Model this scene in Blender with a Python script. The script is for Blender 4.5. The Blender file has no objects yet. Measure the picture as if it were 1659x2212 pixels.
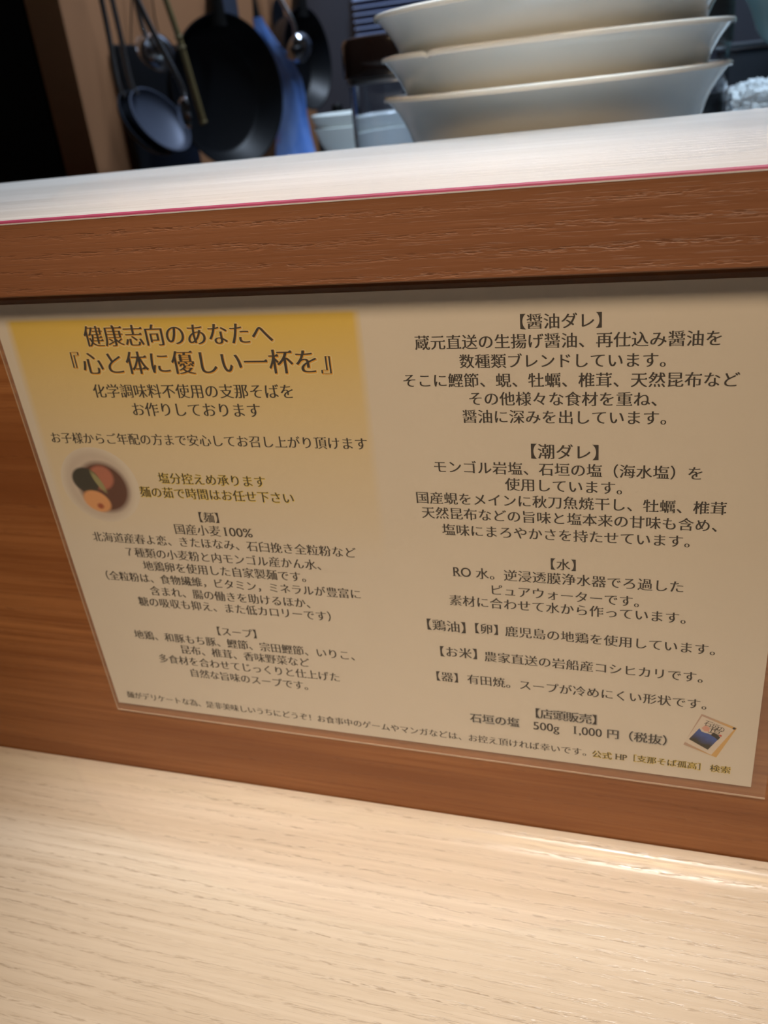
import bpy, bmesh, math, random
from mathutils import Vector, Matrix
import mathutils
random.seed(4)
S = bpy.context.scene
COL = S.collection
PI = math.pi

# ------------------------------------------------------------------ camera
CAM = Vector((0, -.29, 1.0586))
YA, PIT, ROL, FPX = -.352366, .45389, -.113796, 1881.2
FW = Vector((math.sin(YA)*math.cos(PIT), math.cos(YA)*math.cos(PIT), -math.sin(PIT)))
_r = Vector((math.cos(YA), -math.sin(YA), 0)); _u = _r.cross(FW)
RT = _r*math.cos(ROL)+_u*math.sin(ROL); UP = -_r*math.sin(ROL)+_u*math.cos(ROL)
cd = bpy.data.cameras.new('camera'); cam = bpy.data.objects.new('camera', cd); COL.objects.link(cam)
M4 = Matrix((RT, UP, -FW)).transposed().to_4x4(); M4.translation = CAM
cam.matrix_world = M4
cd.sensor_fit = 'HORIZONTAL'; cd.sensor_width = 36; cd.lens = FPX*36/1659
cd.clip_start = .01
cd.dof.use_dof = True; cd.dof.focus_distance = .298; cd.dof.aperture_fstop = cd.lens/2.3
S.camera = cam

def ray(x, y): return FW + RT*((x-829.5)/FPX) - UP*((y-1106)/FPX)
def atY(x, y, Y):                       # the point on plane Y seen at photo pixel x, y
    d = ray(x, y); return CAM + d*((Y-CAM.y)/d.y)
def atX(x, y, X):
    d = ray(x, y); return CAM + d*((X-CAM.x)/d.x)

# ------------------------------------------------------------------ world, exposure, lights
w = bpy.data.worlds.new('world'); S.world = w; w.use_nodes = True
w.node_tree.nodes['Background'].inputs[0].default_value = (.30, .26, .24, 1)
w.node_tree.nodes['Background'].inputs[1].default_value = .02
vs = S.view_settings
vs.view_transform = 'Standard'; vs.look = 'None'; vs.gamma = 1; vs.exposure = 0
vs.use_curve_mapping = False
def spot(name, loc, to, power, color, size, blend, rad):
    l = bpy.data.lights.new(name, 'SPOT'); o = bpy.data.objects.new(name, l); COL.objects.link(o)
    l.energy = power; l.color = color; l.spot_size = math.radians(size); l.spot_blend = blend; l.shadow_soft_size = rad
    o.location = loc; o.rotation_euler = (Vector(to)-Vector(loc)).to_track_quat('-Z', 'Y').to_euler(); return o
def area(name, loc, to, power, color, sx, sy):
    l = bpy.data.lights.new(name, 'AREA'); o = bpy.data.objects.new(name, l); COL.objects.link(o)
    l.shape = 'RECTANGLE'; l.size = sx; l.size_y = sy; l.energy = power; l.color = color
    o.location = loc; o.rotation_euler = (Vector(to)-Vector(loc)).to_track_quat('-Z', 'Y').to_euler(); return o
WARM = (1, .80, .58)
spot('counter_downlight', (-.03, -.10, 2.45), (-.08, -.06, .85), 99, (1, .945, .88), 21, 1.0, .06)
o = area('added_front_fill', (-.02, -1.15, 2.35), (-.10, 0, .99), .80, (1, .73, .46), .45, .45); o.data.spread = math.radians(27)  # added warm fill from the front for sheet, rail and bowls, no known lamp
area('kitchen_tube_light', (-.15, 1.25, 2.45), (-.25, 1.1, 1.0), 22, (.66, .80, 1), 1.1, .12)
spot('kitchen_downlight', (-.05, .14, 2.45), (-.16, .44, 1.0), 105, (.66, .84, 1), 42, .9, .05)

# ------------------------------------------------------------------ helpers
def link(o, parent=None):
    COL.objects.link(o)
    if parent: o.parent = parent
    return o
def tag(o, label=None, cat=None, group=None, kind=None):
    if label: o['label'] = label
    if cat: o['category'] = cat
    if group: o['group'] = group
    if kind: o['kind'] = kind
    return o
def thing(name, loc, label, cat, group=None, rot=None):
    o = bpy.data.objects.new(name, None); o.empty_display_size = .02; link(o); o.location = loc
    if rot: o.rotation_euler = rot
    return tag(o, label, cat, group)
def obj(name, bm, mat, parent=None, smooth=False, world=False):
    me = bpy.data.meshes.new(name)
    bmesh.ops.recalc_face_normals(bm, faces=bm.faces)
    bm.to_mesh(me); bm.free()
    if mat: me.materials.append(mat)
    if smooth:
        for p in me.polygons: p.use_smooth = True
        try: me.set_sharp_from_angle(angle=math.radians(40))
        except Exception: pass
    o = bpy.data.objects.new(name, me); link(o, parent)
    if world and parent is not None:          # mesh is given in world coordinates
        o.matrix_parent_inverse = parent_matrix(parent).inverted()
    return o
def parent_matrix(p):
    m = p.matrix_basis.copy()
    if p.rotation_mode == 'XYZ': m = Matrix.LocRotScale(p.location, p.rotation_euler, p.scale)
    if p.parent: m = parent_matrix(p.parent) @ p.matrix_parent_inverse @ m
    return m
def box(x0, x1, y0, y1, z0, z1, bev=0, bm=None):
    bm = bm or bmesh.new()
    r = bmesh.ops.create_cube(bm, size=1)
    for v in r['verts']:
        v.co = Vector(((x0+x1)/2+v.co.x*(x1-x0), (y0+y1)/2+v.co.y*(y1-y0), (z0+z1)/2+v.co.z*(z1-z0)))
    if bev:
        es = list({e for v in r['verts'] for e in v.link_edges})
        bmesh.ops.bevel(bm, geom=es, offset=bev, segments=2, affect='EDGES', profile=.5)
    return bm
def lathe(prof, n=64, bm=None):
    bm = bm or bmesh.new(); rings = []
    for r, z in prof:
        if r < 1e-6: rings.append([bm.verts.new((0, 0, z))])
        else: rings.append([bm.verts.new((r*math.cos(2*PI*i/n), r*math.sin(2*PI*i/n), z)) for i in range(n)])
    for a, b in zip(rings, rings[1:]):
        for i in range(n):
            j = (i+1) % n
            f = [a[i % len(a)], a[j % len(a)], b[j % len(b)], b[i % len(b)]]
            f2 = []
            for v in f:
                if v not in f2: f2.append(v)
            if len(f2) > 2: bm.faces.new(f2)
    return bm
def tube(pts, rad, n=12, bm=None, flat=1.0):
    bm = bm or bmesh.new(); pts = [Vector(p) for p in pts]; rings = []
    rads = rad if isinstance(rad, (list, tuple)) else [rad]*len(pts)
    side = None
    for i, p in enumerate(pts):
        t = (pts[min(i+1, len(pts)-1)]-pts[max(i-1, 0)]).normalized()
        if side is None:
            side = t.cross(Vector((0, 1, 0)) if abs(t.y) < .9 else Vector((1, 0, 0))).normalized()
        side = (side - t*side.dot(t)).normalized(); up = t.cross(side)
        rings.append([bm.verts.new(p+(side*math.cos(2*PI*k/n)+up*flat*math.sin(2*PI*k/n))*rads[i]) for k in range(n)])
    for a, b in zip(rings, rings[1:]):
        for k in range(n): bm.faces.new((a[k], a[(k+1) % n], b[(k+1) % n], b[k]))
    bm.faces.new(rings[0][::-1]); bm.faces.new(rings[-1])
    return bm
def smoothpath(pts, m=8):
    pts = [Vector(p) for p in pts]; out = []
    for i in range(len(pts)-1):
        p0 = pts[max(i-1, 0)]; p1 = pts[i]; p2 = pts[i+1]; p3 = pts[min(i+2, len(pts)-1)]
        for k in range(m):
            t = k/m
            out.append(.5*((2*p1)+(p2-p0)*t+(2*p0-5*p1+4*p2-p3)*t*t+(3*p1-p0-3*p2+p3)*t**3))
    out.append(pts[-1]); return out
def xform(bm, m):
    bmesh.ops.transform(bm, matrix=m, verts=bm.verts); return bm
def basis(cx, ax, ay, az):
    m = Matrix((ax, ay, az)).transposed().to_4x4(); m.translation = cx; return m

# ------------------------------------------------------------------ materials
class NT:
    def __init__(s, name):
        s.m = bpy.data.materials.new(name); s.m.use_nodes = True; s.t = s.m.node_tree
        s.b = s.t.nodes['Principled BSDF']; s.out = s.t.nodes['Material Output']
    def n(s, ty, **kw):
        nd = s.t.nodes.new(ty)
        for k, v in kw.items():
            if k == 'ins':
                for a, b in v.items():
                    if hasattr(b, 'is_output') or isinstance(b, bpy.types.NodeSocket): s.t.links.new(b, nd.inputs[a])
                    else: nd.inputs[a].default_value = b
            else: setattr(nd, k, v)
        return nd
    def coord(s, scale, loc=(0, 0, 0), rot=(0, 0, 0)):
        tc = s.n('ShaderNodeTexCoord')
        return s.n('ShaderNodeMapping', ins={'Vector': tc.outputs['Object'], 'Scale': scale, 'Location': loc, 'Rotation': rot}).outputs[0]
    def noise(s, vec, scale=1, detail=3, rough=.5, dist=0):
        return s.n('ShaderNodeTexNoise', ins={'Vector': vec, 'Scale': scale, 'Detail': detail, 'Roughness': rough, 'Distortion': dist}).outputs['Fac']
    def ramp(s, fac, a, b, c0=(0, 0, 0, 1), c1=(1, 1, 1, 1)):
        r = s.n('ShaderNodeValToRGB'); s.t.links.new(fac, r.inputs[0])
        r.color_ramp.elements[0].position = a; r.color_ramp.elements[0].color = c0
        r.color_ramp.elements[1].position = b; r.color_ramp.elements[1].color = c1
        return r.outputs[0]
    def mix(s, fac, a, b, mode='MIX'):
        nd = s.n('ShaderNodeMix', data_type='RGBA', blend_type=mode)
        for k, v in ((0, fac), (6, a), (7, b)):
            if isinstance(v, bpy.types.NodeSocket): s.t.links.new(v, nd.inputs[k])
            else: nd.inputs[k].default_value = v
        return nd.outputs[2]
    def math(s, op, a, b=0.0, clamp=False):
        nd = s.n('ShaderNodeMath', operation=op, use_clamp=clamp)
        for k, v in ((0, a), (1, b)):
            if isinstance(v, bpy.types.NodeSocket): s.t.links.new(v, nd.inputs[k])
            else: nd.inputs[k].default_value = v
        return nd.outputs[0]
    def bump(s, h, strength=.3, dist=.001):
        b = s.n('ShaderNodeBump', ins={'Height': h, 'Strength': strength, 'Distance': dist})
        s.t.links.new(b.outputs[0], s.b.inputs['Normal'])
    def set(s, **kw):
        for k, v in kw.items():
            k = k.replace('_', ' ')
            if isinstance(v, bpy.types.NodeSocket): s.t.links.new(v, s.b.inputs[k])
            else: s.b.inputs[k].default_value = v
        return s
def c4(c): return (c[0], c[1], c[2], 1)

def simple(name, col, rough=.5, metal=0, var=.12, sc=40, coat=0, **kw):
    t = NT(name); v = t.coord((sc, sc, sc)); f = t.noise(v, 1, 4)
    base = t.mix(f, c4([x*(1-var) for x in col]), c4([min(1, x*(1+var)) for x in col]))
    t.set(Base_Color=base, Roughness=rough, Metallic=metal, Coat_Weight=coat)
    for k, x in kw.items(): t.b.inputs[k.replace('_', ' ')].default_value = x
    return t.m

def wood(name, light, dark, pore, axis_s, line_sp, pore_amt, rough, bumpamt, streak=.5, wob=1.0, porebright=False):
    # grain runs along X; axis_s = spacing multipliers for Y and Z
    t = NT(name)
    ky, kz = axis_s
    broad = t.noise(t.coord((2.2, 26*ky, 26*kz), (3.1, .7, 2.2)), 1, 3, .55)
    fine = t.noise(t.coord((9, 420*ky, 420*kz), (1.1, 5.7, .2)), 1, 4, .6)
    col = t.mix(t.ramp(broad, .3, .7), c4(light), c4(dark))
    col = t.mix(t.math('MULTIPLY', t.ramp(fine, .38, .68), streak), col, c4(dark))
    # growth-ring pore rows: distance field warped by slow noise, broken up into dashes
    tc = t.n('ShaderNodeTexCoord'); sep = t.n('ShaderNodeSeparateXYZ', ins={0: tc.outputs['Object']})
    a = t.math('ADD', t.math('MULTIPLY', sep.outputs[1], ky), t.math('MULTIPLY', sep.outputs[2], kz))
    warp = t.noise(t.coord((2.6, 14*ky, 14*kz), (9, 2, 1)), 1, 3, .5)
    warp2 = t.noise(t.coord((70, 60*ky, 60*kz)), 1, 3, .6)
    a = t.math('ADD', a, t.math('MULTIPLY', warp, .028*wob))
    a = t.math('ADD', a, t.math('MULTIPLY', warp2, .0035*wob))
    fr = t.math('FRACT', t.math('DIVIDE', a, line_sp))
    tri = t.math('ABSOLUTE', t.math('SUBTRACT', fr, .5))
    row = t.ramp(tri, .30, .5)
    dash = t.ramp(t.noise(t.coord((150, 1500*ky, 1500*kz)), 1, 2, .6), .50, .60)
    dash2 = t.ramp(t.noise(t.coord((45, 2300*ky, 2300*kz), (4, 4, 4)), 1, 2, .6), .60, .68)
    big = t.ramp(t.noise(t.coord((9, 60*ky, 60*kz), (2, 7, 7)), 1, 2), .35, .6)
    pores = t.math('MULTIPLY', t.math('MULTIPLY', row, dash), t.math('ADD', t.math('MULTIPLY', big, .75), .25))
    pores = t.math('MAXIMUM', pores, t.math('MULTIPLY', dash2, .30))
    col = t.mix(t.math('MULTIPLY', pores, pore_amt, True), col, c4(pore))
    t.set(Base_Color=col, Roughness=rough)
    h = t.math('ADD', t.math('MULTIPLY', pores, -1.0), t.math('MULTIPLY', fine, .35))
    t.bump(h, bumpamt, .0006)
    return t.m

M = {}
M['pale_wood'] = wood('pale_oak_laminate', (.69, .60, .49), (.54, .445, .34), (.30, .22, .15), (1, 0), .0060, .72, .30, .45, .75)
M['ledge_wood'] = wood('pale_ledge_laminate', (.66, .625, .60), (.46, .42, .385), (.32, .26, .20), (1, 0), .009, .5, .30, .4, .9)
M['brown_wood'] = wood('brown_panel_wood', (.46, .200, .074), (.235, .082, .024), (.17, .060, .02), (0, 1), .008, .5, .40, .25, .8, .6)
M['rail_wood'] = wood('brown_rail_wood', (.29, .125, .062), (.21, .085, .038), (.14, .052, .022), (0, 1), .0066, .42, .50, .45, .35, .9)
M['crimson'] = simple('crimson_core', (.25, .022, .07), .6)
M['white_line'] = simple('white_edge_film', (.62, .60, .62), .45)
M['paper'] = simple('white_paper', (.71, .67, .61), .6, var=.02)
def film_mat(name, opac, tint):
    t = NT(name)
    t.set(Base_Color=c4(tint), Roughness=.22)
    t.b.inputs['IOR'].default_value = 1.5
    tr = t.n('ShaderNodeBsdfTransparent')
    v = t.noise(t.coord((35, 35, 35)), 1, 2)
    fac = t.math('ADD', opac, t.math('MULTIPLY', v, opac*.3), True)
    mx = t.n('ShaderNodeMixShader', ins={0: fac, 1: tr.outputs[0], 2: t.b.outputs[0]})
    t.t.links.new(mx.outputs[0], t.out.inputs[0]); return t.m
M['film'] = film_mat('laminating_film', .065, (.75, .70, .66))
M['film_edge_glint'] = film_mat('painted_film_edge_glint', .42, (.72, .56, .42))  # paler, denser strip colour stands in for light caught on the film edges
M['ink'] = simple('black_ink', (.016, .013, .012), .5)
M['ink_soft'] = simple('grey_black_ink', (.045, .036, .032), .5)
M['glow_orange'] = simple('orange_print', (.78, .42, .05), .6, var=.03)
M['glow_yellow'] = simple('yellow_print', (.78, .60, .10), .6, var=.03)
M['glow_pale'] = simple('pale_yellow_print', (.77, .68, .38), .6, var=.03)
M['glow_grey'] = simple('grey_print', (.50, .49, .47), .6, var=.03)

# ------------------------------------------------------------------ setting: floor, walls, ceiling
M['floor'] = simple('kitchen_floor', (.06, .05, .045), .5)
M['plaster'] = simple('dark_plaster', (.16, .12, .09), .8)
M['orange_wall'] = simple('orange_brown_wall', (.52, .24, .105), .75, var=.06, sc=6)
M['steel_wall'] = simple('dull_steel_wall', (.12, .135, .17), .45, .4, sc=5)
def struct(name, bm, mat): return tag(obj(name, bm, mat), kind='structure')
struct('floor', box(-2, 1.6, -1.7, 1.82, -.05, 0), M['floor'])
struct('ceiling', box(-2, 1.6, -1.7, 1.82, 2.6, 2.65), M['plaster'])
struct('wall_left', box(-2.05, -2, -1.7, 1.82, 0, 2.6), M['plaster'])
struct('wall_right', box(1.6, 1.65, -1.7, 1.82, 0, 2.6), M['plaster'])
struct('wall_behind', box(-2, 1.6, -1.75, -1.7, 0, 2.6), M['plaster'])
struct('wall_back', box(-2, 1.6, 1.82, 1.87, 0, 2.6), M['steel_wall'])
struct('wall_kitchen_side', box(-.886, -.83, .907, 1.82, 0, 2.6), M['orange_wall'])
# counter front panel: one brown board between the worktop and the raised ledge
struct('wall_front', box(-1.1, .9, 0, .022, .02, 1.001), M['brown_wood'])

# ------------------------------------------------------------------ raised ledge over the panel
def ledge_profile(x):
    yb = .2435-.0125+.113*x*.92
    return yb
led = thing('raised_ledge', (-.1, 0, 1.0), 'pale wooden ledge with brown front edge and thin crimson line, above the menu', 'ledge')
bm = bmesh.new()
x0, x1 = -1.1, .9
def rib(x):
    yb = .2205 + .1125*(x+.16)
    return [(-.0105, 1.0003), (-.0105, 1.0277), (yb-.001, 1.0277), (yb, 1.0267), (yb, 1.0003)]
A = [bm.verts.new((x0, y, z)) for y, z in rib(x0)]; B = [bm.verts.new((x1, y, z)) for y, z in rib(x1)]
for i in range(5): bm.faces.new((A[i], A[(i+1) % 5], B[(i+1) % 5], B[i]))
bm.faces.new(A); bm.faces.new(B[::-1])
obj('top_board', bm, M['ledge_wood'], led, world=True)
def strip(x0, x1, sec):
    bm = bmesh.new()
    A = [bm.verts.new((x0, y, z)) for y, z in sec]; B = [bm.verts.new((x1, y, z)) for y, z in sec]
    n = len(sec)
    for i in range(n): bm.faces.new((A[i], A[(i+1) % n], B[(i+1) % n], B[i]))
    bm.faces.new(A); bm.faces.new(B[::-1]); return bm
obj('front_edge', strip(x0, x1, [(-.0104, .9997), (-.0116, .9997), (-.0121, 1.0002), (-.0121, 1.0264), (-.0104, 1.0264)]), M['rail_wood'], led, world=True)
tag(obj('crimson_strip', strip(x0, x1, [(-.0104, 1.02685), (-.0121, 1.02685), (-.0119, 1.0274), (-.0114, 1.0278), (-.0104, 1.0278)]), M['crimson'], led, world=True), 'thin crimson line along the top edge')
tag(obj('white_strip', strip(x0, x1, [(-.0106, 1.0264), (-.01222, 1.0264), (-.01222, 1.02684), (-.0106, 1.02684)]), M['white_line'], led, world=True), 'thin white line under the crimson line')

# ------------------------------------------------------------------ dining counter with coved back edge
cnt = thing('dining_counter', (-.1, -.2, .745), 'pale oak dining counter below the menu with a coved back edge', 'counter')
sec = [(-.62, .7448), (-.0210, .7448), (-.0170, .7449), (-.0140, .7453), (-.0115, .7460), (-.0096, .7469), (-.0084, .7479), (-.0074, .7487), (-.0060, .7493), (-.0035, .7497), (-.0005, .7498), (-.0005, .715), (-.62, .715)]
bm = strip(-1.1, .9, sec)
for v in bm.verts:
    if v.co.z > .72: v.co.z += .006*(v.co.x+.2)
o = obj('counter_top', bm, M['pale_wood'], cnt, smooth=True, world=True)
for a in (-1.1, .84): obj('support', box(a, a+.04, -.5, -.02, 0, .7145), M['brown_wood'], cnt, world=True)

# ------------------------------------------------------------------ laminated menu sheet
YS = -.0022                       # front of the paper
US = .29+YS                       # metres per calibration unit at that depth
def P(X, Z, dy=0.0): return Vector((X*US, YS-dy, CAM.z+Z*US))
menu = thing('menu_sheet', (-.1, YS, .80), 'white laminated menu sheet with Japanese text and a yellow block on the brown panel', 'menu')
def quad(corners, dy, mat, name, parent=menu, th=0.0, div=1):
    bm = bmesh.new()
    vs_ = [P(x, z, dy) for x, z in corners]
    f = [bm.verts.new(v) for v in vs_]
    if th:
        g = [bm.verts.new(v+Vector((0, th, 0))) for v in vs_]; n = len(f)
        for i in range(n): bm.faces.new((f[i], f[(i+1) % n], g[(i+1) % n], g[i]))
        bm.faces.new(g[::-1])
    bm.faces.new(f)
    return obj(name, bm, mat, parent, world=True)
TOP = -.2215
paper_c = [(-.921, TOP), (.1335, TOP), (.1255, -.9235), (-.8995, -.9190)]
film_c = [(-.928, TOP+.006), (.1560, TOP+.006), (.1445, -.9415), (-.9055, -.9350)]
paper = quad(paper_c, 0, M['paper'], 'paper', th=.0004)
def inset_strip(a, b, w, dy, name, lab=None):
    a = Vector((a[0], a[1])); b = Vector((b[0], b[1])); t = (b-a).normalized(); n = Vector((-t.y, t.x))*w
    o = quad([a-n*.0, b-n*.0, b+n, a+n], dy, M['film_edge_glint'], name, th=.00035)
    if lab: tag(o, lab)
    return o
DF = .00035
quad(film_c, DF, M['film'], 'laminating_film', th=.0009)
inset_strip(film_c[3], film_c[2], .0022, DF+.00012, 'film_edge_glint', 'lower rim of the clear film, its glint put in as a paler strip')
inset_strip(film_c[0], film_c[3], .0016, DF+.0001, 'film_edge_glint')
for i, (px, pz) in enumerate([(-.85, -.3), (-.85, -.86), (.08, -.3), (.08, -.86), (-.4, -.3), (-.4, -.86)]):
    c = P(px, pz); obj('mounting_tape', box(c.x-.012, c.x+.012, YS+.0006, -.00005, c.z-.006, c.z+.006), M['white_line'], menu, world=True)

# yellow block, printed as a gradient (top yellow, fading into the paper)
t = NT('yellow_block_print')
tc = t.n('ShaderNodeTexCoord'); sp = t.n('ShaderNodeSeparateXYZ', ins={0: tc.outputs['Object']})
zt, zb = P(0, -.245).z, P(0, -.60).z
fz = t.math('DIVIDE', t.math('SUBTRACT', sp.outputs[2], zb), zt-zb)
xl, xm, xr = P(-.905, 0).x, P(-.6, 0).x, P(-.3705, 0).x
fx = t.n('ShaderNodeMapRange', ins={0: sp.outputs[0], 1: xl, 2: xl+.004, 3: 0.0, 4: 1.0}).outputs[0]
fx2 = t.n('ShaderNodeMapRange', ins={0: sp.outputs[0], 1: xr-.003, 2: xr+.0008, 3: 1.0, 4: 0.0}).outputs[0]
ft = t.n('ShaderNodeMapRange', ins={0: sp.outputs[2], 1: P(0, -.2475).z, 2: P(0, -.2405).z, 3: 1.0, 4: 0.0}).outputs[0]
f = t.math('MULTIPLY', t.math('MULTIPLY', fx, fx2), ft)
r = t.n('ShaderNodeValToRGB'); t.t.links.new(fz, r.inputs[0])
els = r.color_ramp.elements
els[0].position = 0; els[0].color = (0, 0, 0, 1); els[1].position = 1; els[1].color = (1, 1, 1, 1)
e = els.new(.45); e.color = (.30, .30, .30, 1); e = els.new(.75); e.color = (.62, .62, .62, 1)
f = t.math('MULTIPLY', f, r.outputs[0])
t.set(Base_Color=t.mix(f, (.71, .67, .61, 1), (.74, .53, .07, 1)), Roughness=.6)
quad([(-.905, -.2385), (-.3690, -.2385), (-.3690, -.62), (-.8985, -.62)], .00004, t.m, 'yellow_block')

# ------------------------------------------------------------------ lettering: outlines of the built-in font, thinned to a brush-serif contrast
def glyph_curve(txt):
    cu = bpy.data.curves.new('t', 'FONT'); cu.body = txt; cu.size = 1; cu.resolution_u = 4
    o = bpy.data.objects.new('t', cu); COL.objects.link(o)
    dg = bpy.context.evaluated_depsgraph_get()
    c = o.evaluated_get(dg).to_curve(dg)
    polys = []
    for s in c.splines:
        pts = []
        bp = s.bezier_points; n = len(bp)
        for i in range(n):
            a, b = bp[i], bp[(i+1) % n]
            p0, p1, p2, p3 = (Vector(q[:2]) for q in (a.co, a.handle_right, b.handle_left, b.co))
            L = (p3-p0).length
            if L < 1e-6: continue
            d = (p3-p0)/L
            dev = max(abs((p1-p0).cross(d)), abs((p2-p0).cross(d)))
            k = 1 if dev < .002 else (3 if L < .25 else 6)
            for j in range(k):
                u = j/k
                pts.append(p0*(1-u)**3+p1*3*u*(1-u)**2+p2*3*u*u*(1-u)+p3*u**3)
        q = []
        for v in pts:
            if not q or (v-q[-1]).length > 1e-5: q.append(v)
        if len(q) > 2: polys.append(q)
    o.to_curve_clear() if hasattr(o, 'to_curve_clear') else None
    bpy.data.objects.remove(o); bpy.data.curves.remove(cu)
    return polys
def sarea(q): return sum(q[i].x*q[(i+1) % len(q)].y-q[(i+1) % len(q)].x*q[i].y for i in range(len(q)))/2
def adv_of():
    def wd(s):
        p = [v.x for q in glyph_curve(s) for v in q]; return min(p), max(p)
    a = wd('国'); b = wd('国国'); return b[1]-a[1]
EM = adv_of()
_p = [v for q in glyph_curve('国') for v in q]
GC = Vector(((min(v.x for v in _p)+max(v.x for v in _p))/2, (min(v.y for v in _p)+max(v.y for v in _p))/2))
def mincho(polys, dy, dx, uroko):
    big = max(polys, key=lambda q: abs(sarea(q)))
    sg = 1 if sarea(big) > 0 else -1
    out = []; tris = []
    for q in polys:
        n = len(q); mv = []
        for i in range(n):
            e1 = (q[i]-q[i-1]).normalized(); e2 = (q[(i+1) % n]-q[i]).normalized()
            n1 = Vector((e1.y, -e1.x))*sg; n2 = Vector((e2.y, -e2.x))*sg
            ny = n1.y if abs(n1.y) > abs(n2.y) else n2.y
            nx = n1.x if abs(n1.x) > abs(n2.x) else n2.x
            mv.append(Vector((q[i].x+nx*abs(nx)*dx*EM, q[i].y-ny*abs(ny)*dy*EM)))
        out.append(mv)
        for i in range(n) if uroko else ():
            a, b, c, d = q[i-1], q[i], q[(i+1) % n], q[(i+2) % n]
            e = c-b
            cap = abs(e.x) < .012*EM and .035*EM < abs(e.y) < .095*EM and (e.y*sg) > 0
            long_ = lambda v: v.length > .12*EM and abs(v.y) < .06*abs(v.x)+1e-9
            if cap and long_(b-a) and long_(d-c):
                T = mv[i] if b.y > c.y else mv[(i+1) % n]
                tris.append([T+Vector((-.100, -.004))*EM, T+Vector((-.028, .052))*EM, T+Vector((.010, -.010))*EM])
    return out, tris
_cache = {}
def glyph_mesh(ch, heavy=0):
    key = (ch, heavy)
    if key in _cache: return _cache[key]
    polys = glyph_curve(ch)
    if not polys: _cache[key] = None; return None
    kanji = ord(ch) > 0x3400 and ord(ch) < 0xa000
    polys, tris = mincho(polys, .0125 if kanji else .013, heavy*0, kanji or ch in 'エモヲテ')
    cu = bpy.data.curves.new('g', 'CURVE'); cu.dimensions = '2D'; cu.fill_mode = 'BOTH'
    for q in polys:
        s = cu.splines.new('POLY'); s.points.add(len(q)-1); s.use_cyclic_u = True
        for i, v in enumerate(q): s.points[i].co = (v.x, v.y, 0, 1)
    o = bpy.data.objects.new('g', cu); COL.objects.link(o)
    dg = bpy.context.evaluated_depsgraph_get()
    me = bpy.data.meshes.new_from_object(o.evaluated_get(dg))
    V = [Vector((v.co.x, v.co.y)) for v in me.vertices]; F = [tuple(p.vertices) for p in me.polygons]
    for tr in tris: F.append((len(V), len(V)+1, len(V)+2)); V += tr
    bpy.data.objects.remove(o); bpy.data.curves.remove(cu); bpy.data.meshes.remove(me)
    _cache[key] = (V, F); return _cache[key]
# ---- batch: evaluate every glyph once
BOLD = ((-.016, 0), (.016, 0), (0, 0))
def write(chars, mat, name, parent, dy, shifts=BOLD, wx=.99):
    """chars: list of (char, centre X, centre Z, em width, em height) in sheet units"""
    vs_, fs = [], []
    for ch, X, Z, ew, eh in chars:
        g = glyph_mesh(ch)
        if g is None: continue
        for k, (sx, sz) in enumerate(shifts):
            b = len(vs_)
            for v in g[0]:
                x = X+(v.x-GC.x)/EM*ew*wx+sx*ew; z = Z+(v.y-GC.y)/EM*eh*wx+sz*ew
                vs_.append(P(x, z, dy+k*1e-7))
            fs += [tuple(b+i for i in f) for f in g[1]]
    me = bpy.data.meshes.new(name); me.from_pydata([tuple(v) for v in vs_], [], fs); me.materials.append(mat)
    o = bpy.data.objects.new(name, me); link(o, parent)
    o.matrix_parent_inverse = parent_matrix(parent).inverted()
    return o
RING = [(.03*math.cos(a)+.02, .03*math.sin(a)-.02) for a in [k*PI/4 for k in range(8)]]
RING2 = [(.065*math.cos(a)+.025, .065*math.sin(a)-.025) for a in [k*PI/4 for k in range(8)]]
def uv(x, y):                            # photo pixel -> sheet units
    p = atY(x, y, YS); return p.x/US, (p.z-CAM.z)/US
AR = 1.0
def line(txt, i0, a, i1, b, mat='ink', glow=None, em=None, grow=1.0):
    X0, Z0 = uv(*a); X1, Z1 = uv(*b)
    if i1 == i0: pitch = em
    else: pitch = (X1-X0)/(i1-i0)
    Z = (Z0+Z1)/2
    sl = 0 if i1 == i0 else (Z1-Z0)/(i1-i0)*.6
    e = em or pitch
    ch = [(c, X0+(k-i0)*pitch, Z+(k-(i0+i1)/2)*sl, e*grow, e*grow*AR) for k, c in enumerate(txt) if c not in ' 　']
    if glow:
        write(ch, M['glow_pale'] if glow != 'glow_grey' else M['glow_grey'], 'print_halo', paper, .00006, RING2)
        if glow != 'glow_grey': write(ch, M[glow], 'print_halo', paper, .00008, RING)
    write(ch, M[mat], 'printed_line', paper, .00011)
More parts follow.
